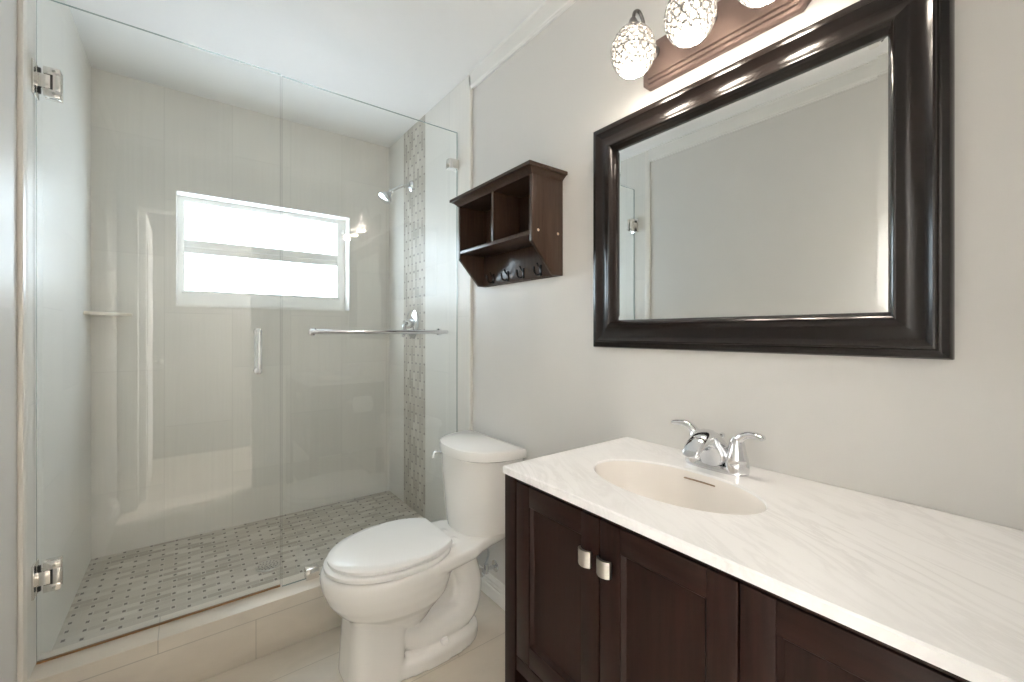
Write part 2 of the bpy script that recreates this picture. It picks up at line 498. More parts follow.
door = thing('door_1', 'white panel door swung open into the hall', 'door', (DX0 + 0.02, YR - WT - 0.01, 0.01)); door['kind'] = 'structure'
HY0 = YR - WT
b = new_bm()
add_box(b, (DX0 + 0.016, HY0 - 0.68, 0.012), (DX0 + 0.051, HY0 - 0.012, DZ - 0.02), 0.003)
for za, zb in ((0.2, 0.95), (1.1, 1.85)):
    add_box(b, (DX0 + 0.051, HY0 - 0.58, za), (DX0 + 0.058, HY0 - 0.11, zb), 0.005)
struct('door_leaf', b, M['trim'], door)
b = new_bm(); add_lathe(b, [(0.026, 0), (0.026, 0.006), (0.010, 0.010), (0.010, 0.035), (0.024, 0.045), (0.027, 0.060), (0.018, 0.072), (0.0, 0.074)], (DX0 + 0.051, HY0 - 0.62, 0.95), (1, 0, 0))
struct('door_knob', b, M['nickel'], door)
# hall beyond the doorway
hx0, hx1, hy0 = -0.9, 1.45, HY0 - 1.3
b = new_bm(); add_box(b, (hx0, hy0, -0.1), (hx1, HY0, 0)); struct('hall_floor', b, M['hall_floor'])
b = new_bm(); add_box(b, (hx0, hy0, ZC), (hx1, HY0, ZC + 0.1)); struct('hall_ceiling', b, M['ceiling'])
b = new_bm()
add_box(b, (hx0 - 0.1, hy0, 0), (hx0, HY0, ZC)); add_box(b, (hx1, hy0, 0), (hx1 + 0.1, HY0, ZC))
add_box(b, (hx0, HY0 - 0.02, 0), (XL - WT, HY0, ZC))
struct('wall_hall', b, M['hall_paint'])
b = new_bm(); add_box(b, (hx0 - 0.1, hy0 - 0.1, 0), (hx1 + 0.1, hy0, ZC)); struct('wall_hall_far', b, M['hall_far'])
hl = thing('hall_fill_light', 'added square fill light on the hall ceiling, out of view beyond the doorway', 'fill light', (1.08, HY0 - 0.40, ZC - 0.05))  # invented source, added to fill the bathroom through the doorway
b = new_bm(); add_box(b, (0.80, HY0 - 0.68, ZC - 0.03), (1.36, HY0 - 0.12, ZC), 0.004); obj('fill_housing', b, M['trim'], hl)
b = new_bm(); add_box(b, (0.83, HY0 - 0.65, ZC - 0.05), (1.33, HY0 - 0.15, ZC - 0.028), 0.006); obj('fill_diffuser', b, M['hall_fill'], hl)

# tile edge trims, crown mouldings and baseboards
b = new_bm(); add_box(b, (XR - 0.013, YT - 0.014, 0), (XR, YT + 0.002, ZC - 0.012), 0.003); struct('trim_3', b, M['jamb'])
b = new_bm(); add_box(b, (XL, YT - 0.010, 0), (XL + 0.012, YT + 0.030, ZC), 0.003)
struct('trim_4', b, M['jamb'])
CH = 0.084
def crown(name, x_wall, sgn, y0, y1):
    prof = [(0, -CH), (0.008, -CH), (0.010, -CH + 0.003), (0.010, -CH + 0.010), (0.013, -CH + 0.014), (0.013, -0.012), (0.015, -0.008), (0.015, 0), (0, 0)]
    bb = new_bm()
    loft(bb, [[(x_wall + sgn * d, y0, ZC + h) for d, h in prof], [(x_wall + sgn * d, y1, ZC + h) for d, h in prof]])
    struct(name, bb, M['trim'], smooth=0)
crown('trim_5', XR, -1, YR, YT - 0.001)
crown('trim_6', XL, 1, YR, YT - 0.001)
prof = [(0, -CH), (0.008, -CH), (0.010, -CH + 0.003), (0.010, -CH + 0.010), (0.013, -CH + 0.014), (0.013, -0.012), (0.015, -0.008), (0.015, 0), (0, 0)]
b = new_bm(); loft(b, [[(XL, YR + d, ZC + h) for d, h in prof], [(XR, YR + d, ZC + h) for d, h in prof]]); struct('trim_7', b, M['trim'], smooth=0)
BP = [(0, 0.004), (0.016, 0.004), (0.016, 0.052), (0.012, 0.058), (0.014, 0.066), (0.010, 0.074), (0.011, 0.082), (0.006, 0.092), (0.004, 0.098), (0, 0.098)]
def baseboard(name, x_wall, sgn, y0, y1):
    bb = new_bm(); loft(bb, [[(x_wall + sgn * d, y0, h) for d, h in BP], [(x_wall + sgn * d, y1, h) for d, h in BP]])
    struct(name, bb, M['trim'], smooth=0)
baseboard('baseboard_right', XR, -1, 0.80, YT - 0.014)
baseboard('baseboard_left', XL, 1, YR + 0.014, YT - 0.014)

# shower floor and curb
b = new_bm(); add_box(b, (XL + TT, 1.94, 0.0), (XR - TT, YB, ZS)); struct('shower_floor', b, M['mosaic'], smooth=0)
b = new_bm(); add_box(b, (XL, 1.800, 0), (XR, 1.945, ZK), 0.004); struct('shower_curb', b, M['curb'])

# ================================================================== SHOWER GLASS
GT = 0.009
def glass_panel(name, x0, x1, z0, z1, parent, notch=None):
    bb = new_bm()
    vs = add_box(bb, (x0, YG - GT / 2, z0), (x1, YG + GT / 2, z1))
    for f in bb.faces:
        f.normal_update()
        if abs(f.normal.y) < 0.5: f.material_index = 1
    return obj(name, bb, [M['glass'], M['glass_edge']], parent, smooth=0)
GZ1 = 2.205
SPLIT = 0.289
sd = thing('shower_door', 'hinged clear glass shower door with a small D handle', 'shower door', (-0.36, YG, ZK))
glass_panel('door_glass', XL + TT + 0.004, SPLIT - 0.003, ZK + 0.010, GZ1, sd)
b = new_bm(); add_box(b, (XL + TT + 0.004, YG - 0.004, ZK + 0.0045), (SPLIT - 0.003, YG + 0.004, ZK + 0.010)); obj('bottom_shadow', b, M['door_shadow'], sd, label='amber strip standing for the shadow under the door')  # added strip, its colour paints the shadow under the door edge
def hinge(zc):
    bb = new_bm()
    y0, y1 = YG - 0.018, YG - GT / 2
    h = 0.044
    xa, xb = XL + TT + 0.004, XL + 0.0645
    # plate against the wall tile
    add_box(bb, (XL + TT, YG - 0.036, zc - h - 0.006), (XL + TT + 0.005, YG + 0.022, zc + h + 0.006), 0.001)
    for ya, yb in ((y0, y1), (YG + GT / 2, YG + 0.018)):
        add_box(bb, (xa + 0.016, ya, zc + 0.022), (xb, yb, zc + h), 0.0012)
        add_box(bb, (xa + 0.016, ya, zc - h), (xb, yb, zc - 0.022), 0.0012)
        add_box(bb, (xa + 0.036, ya, zc - 0.024), (xb, yb, zc + 0.024), 0.0012)
    add_box(bb, (XL + TT + 0.003, y0 + 0.001, zc - 0.0205), (xa + 0.031, YG + 0.017, zc + 0.0205), 0.0012)
    hg = obj('hinge', bb, M['hinge'], sd, label='square polished hinge')
    bb = new_bm()
    add_box(bb, (xa + 0.031, y0 + 0.004, zc - 0.022), (xa + 0.0362, y1 + 0.002, zc + 0.022))
    add_box(bb, (xa + 0.003, y0 + 0.006, zc + 0.022), (xa + 0.010, y1 + 0.002, zc + h - 0.006)); add_box(bb, (xa + 0.003, y0 + 0.006, zc - h + 0.006), (xa + 0.010, y1 + 0.002, zc - 0.022))
    obj('hinge_gap', bb, M['slot'], hg)
    for dz in (0.033, -0.033):
        bb = new_bm(); add_lathe(bb, [(0.0042, 0), (0.0042, 0.0012), (0.003, 0.002), (0, 0.002)], (xb - 0.014, y0, zc + dz), (0, -1, 0), 12); obj('screw', bb, M['nickel'], hg)
hinge(1.948); hinge(0.455)
b = new_bm()
for s in (-1, 1):
    y = YG + s * GT / 2
    add_tube(b, smooth_path([(0.21, y, 1.195), (0.21, y + s * 0.028, 1.195), (0.21, y + s * 0.040, 1.182), (0.21, y + s * 0.040, 1.06), (0.21, y + s * 0.028, 1.046), (0.21, y, 1.046)], 4), 0.0085, 12)
    for z in (1.195, 1.046):
        add_lathe(b, [(0.014, 0), (0.014, 0.004), (0.009, 0.006)], (0.21, y, z), (0, s, 0), 16)
obj('door_handle', b, M['chrome'], sd, label='chrome D shaped pull handle')
fx = thing('glass_screen', 'fixed clear glass shower panel carrying a chrome towel bar', 'shower screen', (0.69, YG, ZK))
glass_panel('panel_glass', SPLIT + 0.003, XR - TT - 0.003, ZK + 0.0015, GZ1 - 0.004, fx)
b = new_bm()
TBZ = 1.195; y0 = YG - GT / 2; yb = y0 - 0.055
add_tube(b, smooth_path([(0.405, y0, TBZ), (0.393, yb + 0.010, TBZ), (0.398, yb, TBZ), (0.43, yb - 0.004, TBZ), (0.69, yb - 0.006, TBZ), (0.95, yb - 0.004, TBZ), (0.985, yb, TBZ), (0.988, yb + 0.010, TBZ), (0.975, y0, TBZ)], 5), 0.0092, 14)
tb = obj('towel_bar', b, M['chrome'], fx, label='long chrome towel bar')
for x in (0.404, 0.976):
    b = new_bm(); add_lathe(b, [(0.017, 0), (0.017, 0.005), (0.011, 0.009)], (x, y0, TBZ), (0, -1, 0), 20); obj('bar_flange', b, M['chrome'], tb)
def clamp(x0, x1, z0, z1):
    bb = new_bm(); add_box(bb, (x0, YG - 0.019, z0), (x1, YG + 0.019, z1), 0.0015); obj('glass_clamp', bb, M['hinge'], fx, label='square nickel glass clamp')
clamp(XR - TT - 0.054, XR - TT - 0.0005, 2.012, 2.058)
clamp(0.376, 0.424, ZK, ZK + 0.044)

# shower fittings
XS = XR - TT
sh = thing('showerhead', 'chrome showerhead on a bent arm on the tiled side wall', 'showerhead', (XS, 2.44, 2.08))
b = new_bm(); add_lathe(b, [(0.034, 0), (0.034, 0.004), (0.026, 0.012), (0.012, 0.018)], (XS, 2.44, 2.083), (-1, 0, 0)); obj('wall_flange', b, M['chrome'], sh)
b = new_bm(); add_tube(b, smooth_path([(XS, 2.44, 2.083), (XS - 0.05, 2.44, 2.078), (XS - 0.10, 2.44, 2.050), (XS - 0.135, 2.44, 2.022)], 5), 0.0095, 12); obj('shower_arm', b, M['chrome'], sh)
b = new_bm(); add_lathe(b, [(0.013, 0), (0.016, 0.008), (0.013, 0.016), (0.018, 0.026), (0.036, 0.046), (0.043, 0.060), (0.043, 0.070), (0.036, 0.074), (0.0, 0.075)], (XS - 0.128, 2.44, 2.030), (-0.62, 0, -0.78)); obj('spray_head', b, M['chrome'], sh)
sv = thing('shower_valve', 'round chrome shower valve with lever on the mosaic strip', 'shower valve', (XS, 2.42, 1.24))
b = new_bm(); add_lathe(b, [(0.088, 0), (0.088, 0.004), (0.080, 0.010), (0.05, 0.016), (0.03, 0.02)], (XS, 2.42, 1.245), (-1, 0, 0), 32); obj('escutcheon', b, M['chrome'], sv)
b = new_bm(); add_lathe(b, [(0.028, 0), (0.026, 0.03), (0.022, 0.042), (0.0, 0.045)], (XS - 0.016, 2.42, 1.245), (-1, 0, 0)); add_tube(b, smooth_path([(XS - 0.045, 2.42, 1.245), (XS - 0.058, 2.42, 1.22), (XS - 0.062, 2.42, 1.165)], 4), [0.013] * 4 + [0.011] * 4 + [0.008], 12); obj('lever', b, M['chrome'], sv)
dr = new_bm(); add_lathe(dr, [(0.052, 0), (0.052, 0.002), (0.048, 0.004), (0.046, 0.003), (0, 0.003)], (0.29, 2.235, ZS), (0, 0, 1), 32)
for i in range(3):
    for k in range(6 + 5 * i):
        t = 2 * PI * k / (6 + 5 * i); r = 0.012 + 0.013 * i
        add_lathe(dr, [(0.0035, 0), (0.0035, 0.0006)], (0.29 + r * math.cos(t), 2.235 + r * math.sin(t), ZS + 0.003), (0, 0, 1), 8, mi=1)
tag(obj('shower_drain', dr, [M['nickel'], M['drain_hole']]), 'round metal drain set in the mosaic shower floor', 'drain')
b = new_bm()
xc, yc = XL + TT, YB
add_prism(b, [(xc, yc, 1.272), (xc, yc - 0.185, 1.272), (xc + 0.02, yc - 0.18, 1.272), (xc + 0.085, yc - 0.105, 1.272), (xc + 0.145, yc - 0.02, 1.272), (xc + 0.147, yc, 1.272)], (0, 0, 0.014), bev=0.002)
tag(obj('corner_shelf', b, M['stone']), 'small beige stone shelf in the left back corner of the shower', 'shelf')

# ================================================================== TOILET
TY = 1.492
to = thing('toilet', 'white two piece toilet with closed lid between vanity and shower', 'toilet', (0.70, TY, 0))
def egg(xf, xb, hw, z, n=48, yc=TY, pw=2.15, wide=0.56):
    xm = xf + (xb - xf) * wide
    out = []
    for k in range(n):
        t = 2 * PI * k / n
        c, s = math.cos(t), math.sin(t)
        ax = (xb - xm) if c > 0 else (xm - xf)
        out.append(Vector((xm + ax * math.copysign(abs(c) ** (2 / pw), c), yc + hw * math.copysign(abs(s) ** (2 / pw), s), z)))
    return out
def sbox(x0, x1, hw, z, n=40, pw=4.5):
    out = []
    for k in range(n):
        t = 2 * PI * k / n; c, s = math.cos(t), math.sin(t)
        out.append(Vector(((x0 + x1) / 2 + (x1 - x0) / 2 * math.copysign(abs(c) ** (2 / pw), c), TY + hw * math.copysign(abs(s) ** (2 / pw), s), z)))
    return out
b = new_bm()
loft(b, [egg(0.47, 0.72, 0.08, 0.15), egg(0.452, 0.745, 0.105, 0.19), egg(0.430, 0.77, 0.128, 0.222), egg(0.395, 0.79, 0.156, 0.255), egg(0.365, 0.80, 0.173, 0.295),
         egg(0.350, 0.81, 0.182, 0.335), egg(0.345, 0.81, 0.185, 0.365), egg(0.347, 0.81, 0.184, 0.384), egg(0.355, 0.805, 0.178, 0.392)])
loft(b, [sbox(0.416, 0.605, 0.116, 0.0), sbox(0.419, 0.605, 0.112, 0.06), sbox(0.425, 0.61, 0.106, 0.16), sbox(0.435, 0.62, 0.106, 0.25)])      # front pedestal
loft(b, [sbox(0.50, 0.930, 0.122, 0.0, pw=2.6), sbox(0.50, 0.930, 0.122, 0.042, pw=2.6), sbox(0.50, 0.920, 0.106, 0.054, pw=2.6)])                # foot
add_box(b, (0.56, TY - 0.030, 0.02), (0.90, TY + 0.030, 0.37))                                                                             # web
for dy in (-0.040, 0.040):
    add_tube(b, smooth_path([(0.60, TY + dy, 0.13), (0.68, TY + dy, 0.085), (0.78, TY + dy, 0.085), (0.86, TY + dy, 0.11), (0.885, TY + dy, 0.20), (0.865, TY + dy, 0.29), (0.85, TY + dy, 0.36)], 5), 0.052, 16)
    add_tube(b, smooth_path([(0.58, TY + dy * 1.2, 0.20), (0.66, TY + dy * 1.2, 0.255), (0.74, TY + dy * 1.2, 0.315), (0.84, TY + dy, 0.352)], 5), 0.050, 16)
def deck(z, g):
    h = [(0.66, 0.176), (0.74, 0.168), (0.80, 0.160), (0.86, 0.150), (0.90, 0.128), (0.96, 0.108), (1.04, 0.095)]
    return [Vector((x + (0.0 if i < 6 else -g), TY - w + g, z)) for i, (x, w) in enumerate(h)] + [Vector((x, TY + w - g, z)) for x, w in reversed(h)]
loft(b, [deck(0.320, 0.05), deck(0.345, 0.012), deck(0.362, 0.0), deck(0.384, 0.0), deck(0.392, 0.008)])
raw = obj('bowl', b, M['porcelain'], to)
md = raw.modifiers.new('remesh', 'REMESH'); md.mode = 'VOXEL'; md.voxel_size = 0.0055; md.use_smooth_shade = True
ms = raw.modifiers.new('smooth', 'SMOOTH'); ms.factor = 0.5; ms.iterations = 9
dg = bpy.context.evaluated_depsgraph_get()
me = bpy.data.meshes.new_from_object(raw.evaluated_get(dg))
raw.modifiers.clear(); raw.data = me
me.polygons.foreach_set('use_smooth', [True] * len(me.polygons))
if not me.materials: me.materials.append(M['porcelain'])
b = new_bm()
def lidline(xf, xb, hw, z, n=64):
    pts = egg(xf, xb + 0.048, hw, z, n, wide=0.54, pw=2.1)
    return [Vector((min(p.x, xb), p.y, p.z)) for p in pts]
loft(b, [lidline(0.362, 0.760, 0.176, 0.393), lidline(0.357, 0.762, 0.179, 0.397), lidline(0.357, 0.762, 0.179, 0.408), lidline(0.363, 0.760, 0.175, 0.4125)])
obj('toilet_seat', b, M['seat'], to)
b = new_bm()
loft(b, [lidline(0.374, 0.770, 0.168, 0.4145), lidline(0.369, 0.772, 0.172, 0.417), lidline(0.368, 0.772, 0.173, 0.427), lidline(0.376, 0.770, 0.167, 0.434), lidline(0.40, 0.755, 0.145, 0.4375), lidline(0.50, 0.70, 0.06, 0.4395)])
obj('toilet_lid', b, M['seat'], to)
for s in (-1, 1):
    b = new_bm(); add_tube(b, [(0.765, TY + s * 0.095, 0.405), (0.765, TY + s * 0.045, 0.405)], 0.012, 14); add_box(b, (0.752, TY + s * 0.07 - 0.022, 0.390), (0.795, TY + s * 0.07 + 0.022, 0.404), 0.003); obj('lid_hinge', b, M['seat'], to)
def dline(xb, depth, hw, z, n=41, pw=2.5):
    out = []
    for k in range(n):
        t = -PI / 2 + PI * k / (n - 1)
        c, s = math.cos(t), math.sin(t)
        out.append(Vector((xb - depth * max(c, 0) ** (2 / pw), TY + 0.030 + hw * math.copysign(abs(s) ** (2 / pw), s), z)))
    return out
b = new_bm()
loft(b, [dline(1.030, 0.150, 0.125, 0.380), dline(1.038, 0.180, 0.152, 0.392), dline(1.042, 0.188, 0.160, 0.418), dline(1.055, 0.214, 0.193, 0.62), dline(1.058, 0.220, 0.200, 0.698)])
obj('tank', b, M['porcelain'], to)
b = new_bm()
loft(b, [dline(1.061, 0.222, 0.203, 0.692), dline(1.066, 0.235, 0.213, 0.697), dline(1.066, 0.235, 0.213, 0.722), dline(1.063, 0.229, 0.208, 0.731), dline(1.055, 0.213, 0.195, 0.735)])
obj('tank_lid', b, M['porcelain'], to)
b = new_bm()
add_lathe(b, [(0.013, 0), (0.013, 0.010), (0.009, 0.016)], (0.912, 1.680, 0.654), (-0.45, 0.9, 0), 16)
add_tube(b, smooth_path([(0.906, 1.692, 0.654), (0.898, 1.712, 0.656), (0.886, 1.728, 0.657), (0.876, 1.732, 0.650), (0.872, 1.732, 0.632)], 4), [0.006] * 8 + [0.0065] * 8 + [0.0075], 10)
obj('flush_lever', b, M['chrome'], to, label='chrome flush lever')
for s in (-1, 1):
    b = new_bm(); add_lathe(b, [(0.016, 0), (0.016, 0.012), (0.012, 0.020), (0.0, 0.022)], (0.750, TY + s * 0.092, 0.048), (0, 0, 1), 18); obj('bolt_cap', b, M['seat'], to)
vv = thing('supply_valve', 'small chrome water shutoff valve above the baseboard behind the toilet', 'valve', (XR, 1.56, 0.15))
b = new_bm(); add_lathe(b, [(0.026, 0), (0.026, 0.003), (0.012, 0.010)], (XR, 1.56, 0.150), (-1, 0, 0), 18); add_tube(b, [(XR - 0.005, 1.56, 0.150), (XR - 0.06, 1.56, 0.150)], 0.008, 12); add_tube(b, [(XR - 0.05, 1.56, 0.135), (XR - 0.05, 1.56, 0.175)], 0.011, 12); obj('valve_body', b, M['chrome'], vv)
b = new_bm(); add_lathe(b, [(0.006, 0), (0.006, 0.014), (0.018, 0.018), (0.018, 0.026), (0.0, 0.028)], (XR - 0.055, 1.56, 0.150), (-1, -0.3, 0), 14); obj('valve_knob', b, M['chrome'], vv)
b = new_bm(); add_tube(b, smooth_path([(XR - 0.05, 1.56, 0.175), (XR - 0.052, 1.54, 0.25), (XR - 0.075, 1.59, 0.33), (XR - 0.08, 1.60, 0.392)], 6), 0.005, 8); obj('supply_hose', b, M['flex'], vv)

# ================================================================== VANITY
VF = 0.615           # door face plane
VY0, VY1 = -0.032, 0.838
ZT = 0.850           # cabinet top
va = thing('vanity_cabinet', 'dark espresso wood vanity cabinet with shaker doors under the white countertop', 'vanity cabinet', (0.85, 0.40, 0))
b = new_bm()
ZB = 0.395           # underside of the closed box
add_box(b, (VF + 0.02, VY1 - 0.018, ZB), (XR, VY1, ZT)); add_box(b, (VF + 0.02, VY0, ZB), (XR, VY0 + 0.018, ZT))
add_box(b, (VF + 0.02, VY0 + 0.018, ZB), (XR - 0.006, VY1 - 0.018, ZB + 0.016)); add_box(b, (XR - 0.014, VY0 + 0.018, ZB + 0.016), (XR - 0.004, VY1 - 0.018, ZT))
add_box(b, (VF + 0.02, 0.276, ZB + 0.016), (XR - 0.014, 0.292, ZT))
obj('carcass', b, M['espresso'], va)
for za, zb in ((ZB, 0.428), (0.8425, ZT)):
    b = new_bm(); add_box(b, (VF + 0.002, VY0 + 0.042, za), (VF + 0.02, VY1 - 0.042, zb), 0.001); obj('front_rail', b, M['espresso_h'], va)
for y0_, y1_ in ((VY1 - 0.0405, VY1), (VY0, VY0 + 0.042)):
    for x0_, x1_ in ((VF - 0.001, VF + 0.045), (XR - 0.046, XR - 0.001)):
        b = new_bm(); add_box(b, (x0_, y0_, 0), (x1_, y1_, ZT if x0_ < 0.8 else ZB), 0.0015); obj('leg', b, M['espresso'], va)
b = new_bm(); add_box(b, (VF + 0.01, VY0 + 0.005, 0.125), (XR - 0.005, VY1 - 0.005, 0.150), 0.002); obj('bottom_shelf', b, M['espresso_h'], va)
def vdoor(y0, y1, knob_y=None):
    z0, z1 = 0.431, 0.8405
    st = 0.046
    bb = new_bm()
    add_box(bb, (VF + 0.0105, y0 + st - 0.004, z0 + st - 0.004), (VF + 0.017, y1 - st + 0.004, z1 - st + 0.004))
    # quarter moulding round the recessed panel
    a0, a1, c0, c1 = y0 + st, y1 - st, z0 + st, z1 - st
    o_ = [(a0, c0), (a1, c0), (a1, c1), (a0, c1)]; i_ = [(a0 + 0.007, c0 + 0.007), (a1 - 0.007, c0 + 0.007), (a1 - 0.007, c1 - 0.007), (a0 + 0.007, c1 - 0.007)]
    loft(bb, [[(VF + 0.004, y, z) for y, z in o_], [(VF + 0.0106, y, z) for y, z in i_]], False, False)
    d = obj('door', bb, M['espresso'], va)
    for ya, yb in ((y0, y0 + st), (y1 - st, y1)):
        bb = new_bm(); add_box(bb, (VF, ya, z0), (VF + 0.019, yb, z1), 0.0015); obj('stile', bb, M['espresso'], d)
    for za, zb in ((z0, z0 + st), (z1 - st, z1)):
        bb = new_bm(); add_box(bb, (VF + 0.0004, y0 + st, za), (VF + 0.019, y1 - st, zb), 0.001); obj('rail', bb, M['espresso_h'], d)
    if knob_y is not None:
        bb = new_bm(); kz = 0.765
        add_tube(bb, [(VF, knob_y, kz), (VF - 0.016, knob_y, kz)], 0.006, 12)
        n = 7; h = 0.0152
        rings = []
        for i in range(n):
            u = -1 + 2 * i / (n - 1); x = VF - 0.024 + 0.007 * u * u
            rings.append([(x, knob_y + u * h, kz - h), (x, knob_y + u * h, kz + h), (x + 0.006, knob_y + u * h, kz + h), (x + 0.006, knob_y + u * h, kz - h)])
        loft(bb, rings)
        obj('knob', bb, M['nickel'], d, label='square satin nickel knob')
vdoor(0.5405, 0.7935, 0.5620)
vdoor(0.2855, 0.5375, 0.5160)
vdoor(0.0115, 0.2825)

# paper roll on the cabinet side, seen mirrored in the shower glass
hp = thing('paper_holder', 'chrome paper roll holder on the toilet side of the vanity cabinet', 'paper holder', (0.92, VY1, 0.73))
for x in (0.855, 0.985):
    b = new_bm(); add_lathe(b, [(0.016, 0), (0.016, 0.004), (0.008, 0.008), (0.007, 0.055), (0.010, 0.062), (0.0, 0.068)], (x, VY1, 0.730), (0, 1, 0), 16); obj('bracket', b, M['chrome'], hp)
b = new_bm(); add_tube(b, [(0.855, VY1 + 0.058, 0.730), (0.985, VY1 + 0.058, 0.730)], 0.006, 12); obj('spindle', b, M['chrome'], hp)
b = new_bm(); add_lathe(b, [(0.019, 0), (0.050, 0), (0.052, 0.003), (0.052, 0.099), (0.050, 0.102), (0.019, 0.102), (0.019, 0.0)], (0.869, VY1 + 0.066, 0.718), (1, 0, 0), 32, caps=False)
tag(obj('toilet_paper_roll', b, M['paper']), 'white toilet paper roll hanging on the side of the vanity', 'toilet paper')

# countertop with an integral oval basin
SX, SY, SA, SB = 0.832, 0.530, 0.189, 0.113
CX0, CX1, CY0, CY1 = 0.6105, XR - 0.001, YR + 0.001, 0.8415
CZ, CB = 0.868, ZT
ct = thing('vanity_countertop', 'white marble look vanity countertop with an oval basin', 'countertop', (0.85, 0.40, CB))
angs = sorted([2 * PI * k / 96 for k in range(96)] + [math.atan2(y - SY, x - SX) % (2 * PI) for x in (CX0, CX1) for y in (CY0, CY1)])
def ell(s, z, ds=0.0): return [Vector((SX + (SB * s + ds) * math.cos(t2), SY + (SA * s + ds) * math.sin(t2), z)) for t2 in [math.atan2(math.sin(t) / SA, math.cos(t) / SB) for t in angs]]
def rect(z, ins=0.0):
    out = []
    for t in angs:
        c, s = math.cos(t), math.sin(t)
        k = min(((CX1 - SX) / c if c > 1e-9 else 1e9), ((CX0 - SX) / c if c < -1e-9 else 1e9), ((CY1 - SY) / s if s > 1e-9 else 1e9), ((CY0 - SY) / s if s < -1e-9 else 1e9))
        x, y = SX + c * k, SY + s * k
        out.append(Vector((min(max(x, CX0 + ins), CX1 - ins), min(max(y, CY0 + ins), CY1 - ins), z)))
    return out
b = new_bm()
loft(b, [ell(1.0, CB + 0.002), ell(1.0, CZ - 0.003), ell(1.0, CZ, 0.003), rect(CZ, 0.003), rect(CZ - 0.003, 0.0), rect(CB, 0.0), ell(1.0, CB, 0.004)], False, False)
obj('counter_slab', b, M['marble'], ct)
b = new_bm()
loft(b, [ell(1.0, CZ - 0.0015, 0.0015), ell(1.0, CZ - 0.005), ell(0.985, CZ - 0.018), ell(0.95, CZ - 0.045), ell(0.86, CZ - 0.085), ell(0.68, CZ - 0.118), ell(0.42, CZ - 0.135), ell(0.14, CZ - 0.140)], False, True)
bs = obj('basin', b, M['basin'], ct, label='biscuit coloured oval basin')
b = new_bm(); add_lathe(b, [(0.024, 0), (0.024, 0.003), (0.018, 0.005), (0.016, 0.002), (0, 0.002)], (SX, SY, CZ - 0.1402), (0, 0, 1), 24); obj('basin_drain', b, M['chrome'], bs)
b = new_bm()
add_box(b, (SX + SB * 0.955 - 0.003, SY - 0.045, CZ - 0.0215), (SX + SB * 0.955 + 0.006, SY + 0.030, CZ - 0.0193), 0.0008); obj('overflow_slot', b, M['slot_b'], bs, label='thin brown overflow slot')

# ================================================================== FAUCET
fa = thing('faucet', 'chrome two handle faucet behind the basin', 'faucet', (1.0, 0.53, CZ))
FX, FY = 1.005, 0.517
b = new_bm()
def stad(hx, hy, z, n=40):
    out = []
    for k in range(n):
        t = 2 * PI * k / n
        out.append(Vector((FX + hx * math.copysign(abs(math.cos(t)) ** 0.8, math.cos(t)), FY + hy * math.copysign(abs(math.sin(t)) ** 0.7, math.sin(t)), z)))
    return out
loft(b, [stad(0.028, 0.074, CZ), stad(0.028, 0.074, CZ + 0.008), stad(0.024, 0.070, CZ + 0.014), stad(0.012, 0.06, CZ + 0.016)])
obj('base_plate', b, M['chrome'], fa)
b = new_bm()
ST = [(0.028, 0.012, 0.000, 0.040), (0.020, 0.040, 0.000, 0.037), (0.006, 0.064, 0.000, 0.034), (-0.012, 0.081, 0.000, 0.031), (-0.030, 0.089, 0.004, 0.028), (-0.042, 0.0915, 0.024, 0.0262),
      (-0.056, 0.090, 0.044, 0.0245), (-0.076, 0.083, 0.051, 0.0230), (-0.096, 0.071, 0.047, 0.0215), (-0.112, 0.056, 0.040, 0.0195), (-0.119, 0.046, 0.037, 0.0150)]
rings = []
for dx, zt, zb, hw in ST:
    cz, hz = (zt + zb) / 2, (zt - zb) / 2
    rg = []
    for k in range(28):
        a = 2 * PI * k / 28
        zz = math.copysign(abs(math.sin(a)) ** 0.8, math.sin(a)); yy = math.copysign(abs(math.cos(a)) ** 0.75, math.cos(a))
        flare = 1.0 + (0.22 * (-zz) if zb < 0.015 else 0.0)
        rg.append(Vector((FX + dx, FY + hw * yy * flare, CZ + 0.008 + cz + hz * zz)))
    rings.append(rg)
loft(b, rings)
sp_ = obj('spout', b, M['chrome'], fa)
b = new_bm(); add_lathe(b, [(0.0105, 0), (0.0105, 0.008), (0.008, 0.009), (0.008, 0.004), (0, 0.004)], (FX - 0.100, FY, CZ + 0.056), (-0.25, 0, -0.95), 18); obj('aerator', b, M['nickel'], sp_)
for s in (-1, 1):
    hy = FY + s * 0.049
    b = new_bm(); add_lathe(b, [(0.0265, 0), (0.0255, 0.018), (0.024, 0.026), (0.0245, 0.028), (0.022, 0.034), (0.0175, 0.058), (0.0145, 0.070), (0.009, 0.078), (0, 0.080)], (FX, hy, CZ + 0.006), (0, 0, 1), 28)
    hb = obj('handle', b, M['chrome'], fa)
    b = new_bm()
    Q = smooth_path([(FX, hy - s * 0.002, CZ + 0.058), (FX, hy + s * 0.006, CZ + 0.080), (FX - 0.002, hy + s * 0.024, CZ + 0.093), (FX - 0.004, hy + s * 0.044, CZ + 0.095), (FX - 0.006, hy + s * 0.062, CZ + 0.092)], 5)
    rr = []
    for i, p in enumerate(Q):
        t = i / (len(Q) - 1)
        d = (Q[min(i + 1, len(Q) - 1)] - Q[max(i - 1, 0)]).normalized()
        wv = Vector((1, 0, 0)); nv = d.cross(wv).normalized()
        w = 0.0135 * (1 - t) + 0.0110 * t; h = 0.0115 * (1 - t) + 0.0060 * t
        if i == len(Q) - 1: w, h = w * 0.6, h * 0.6
        rr.append([p + wv * w * math.cos(a) + nv * h * math.sin(a) for a in [2 * PI * k / 16 for k in range(16)]])
    loft(b, rr); obj('lever', b, M['chrome'], hb)
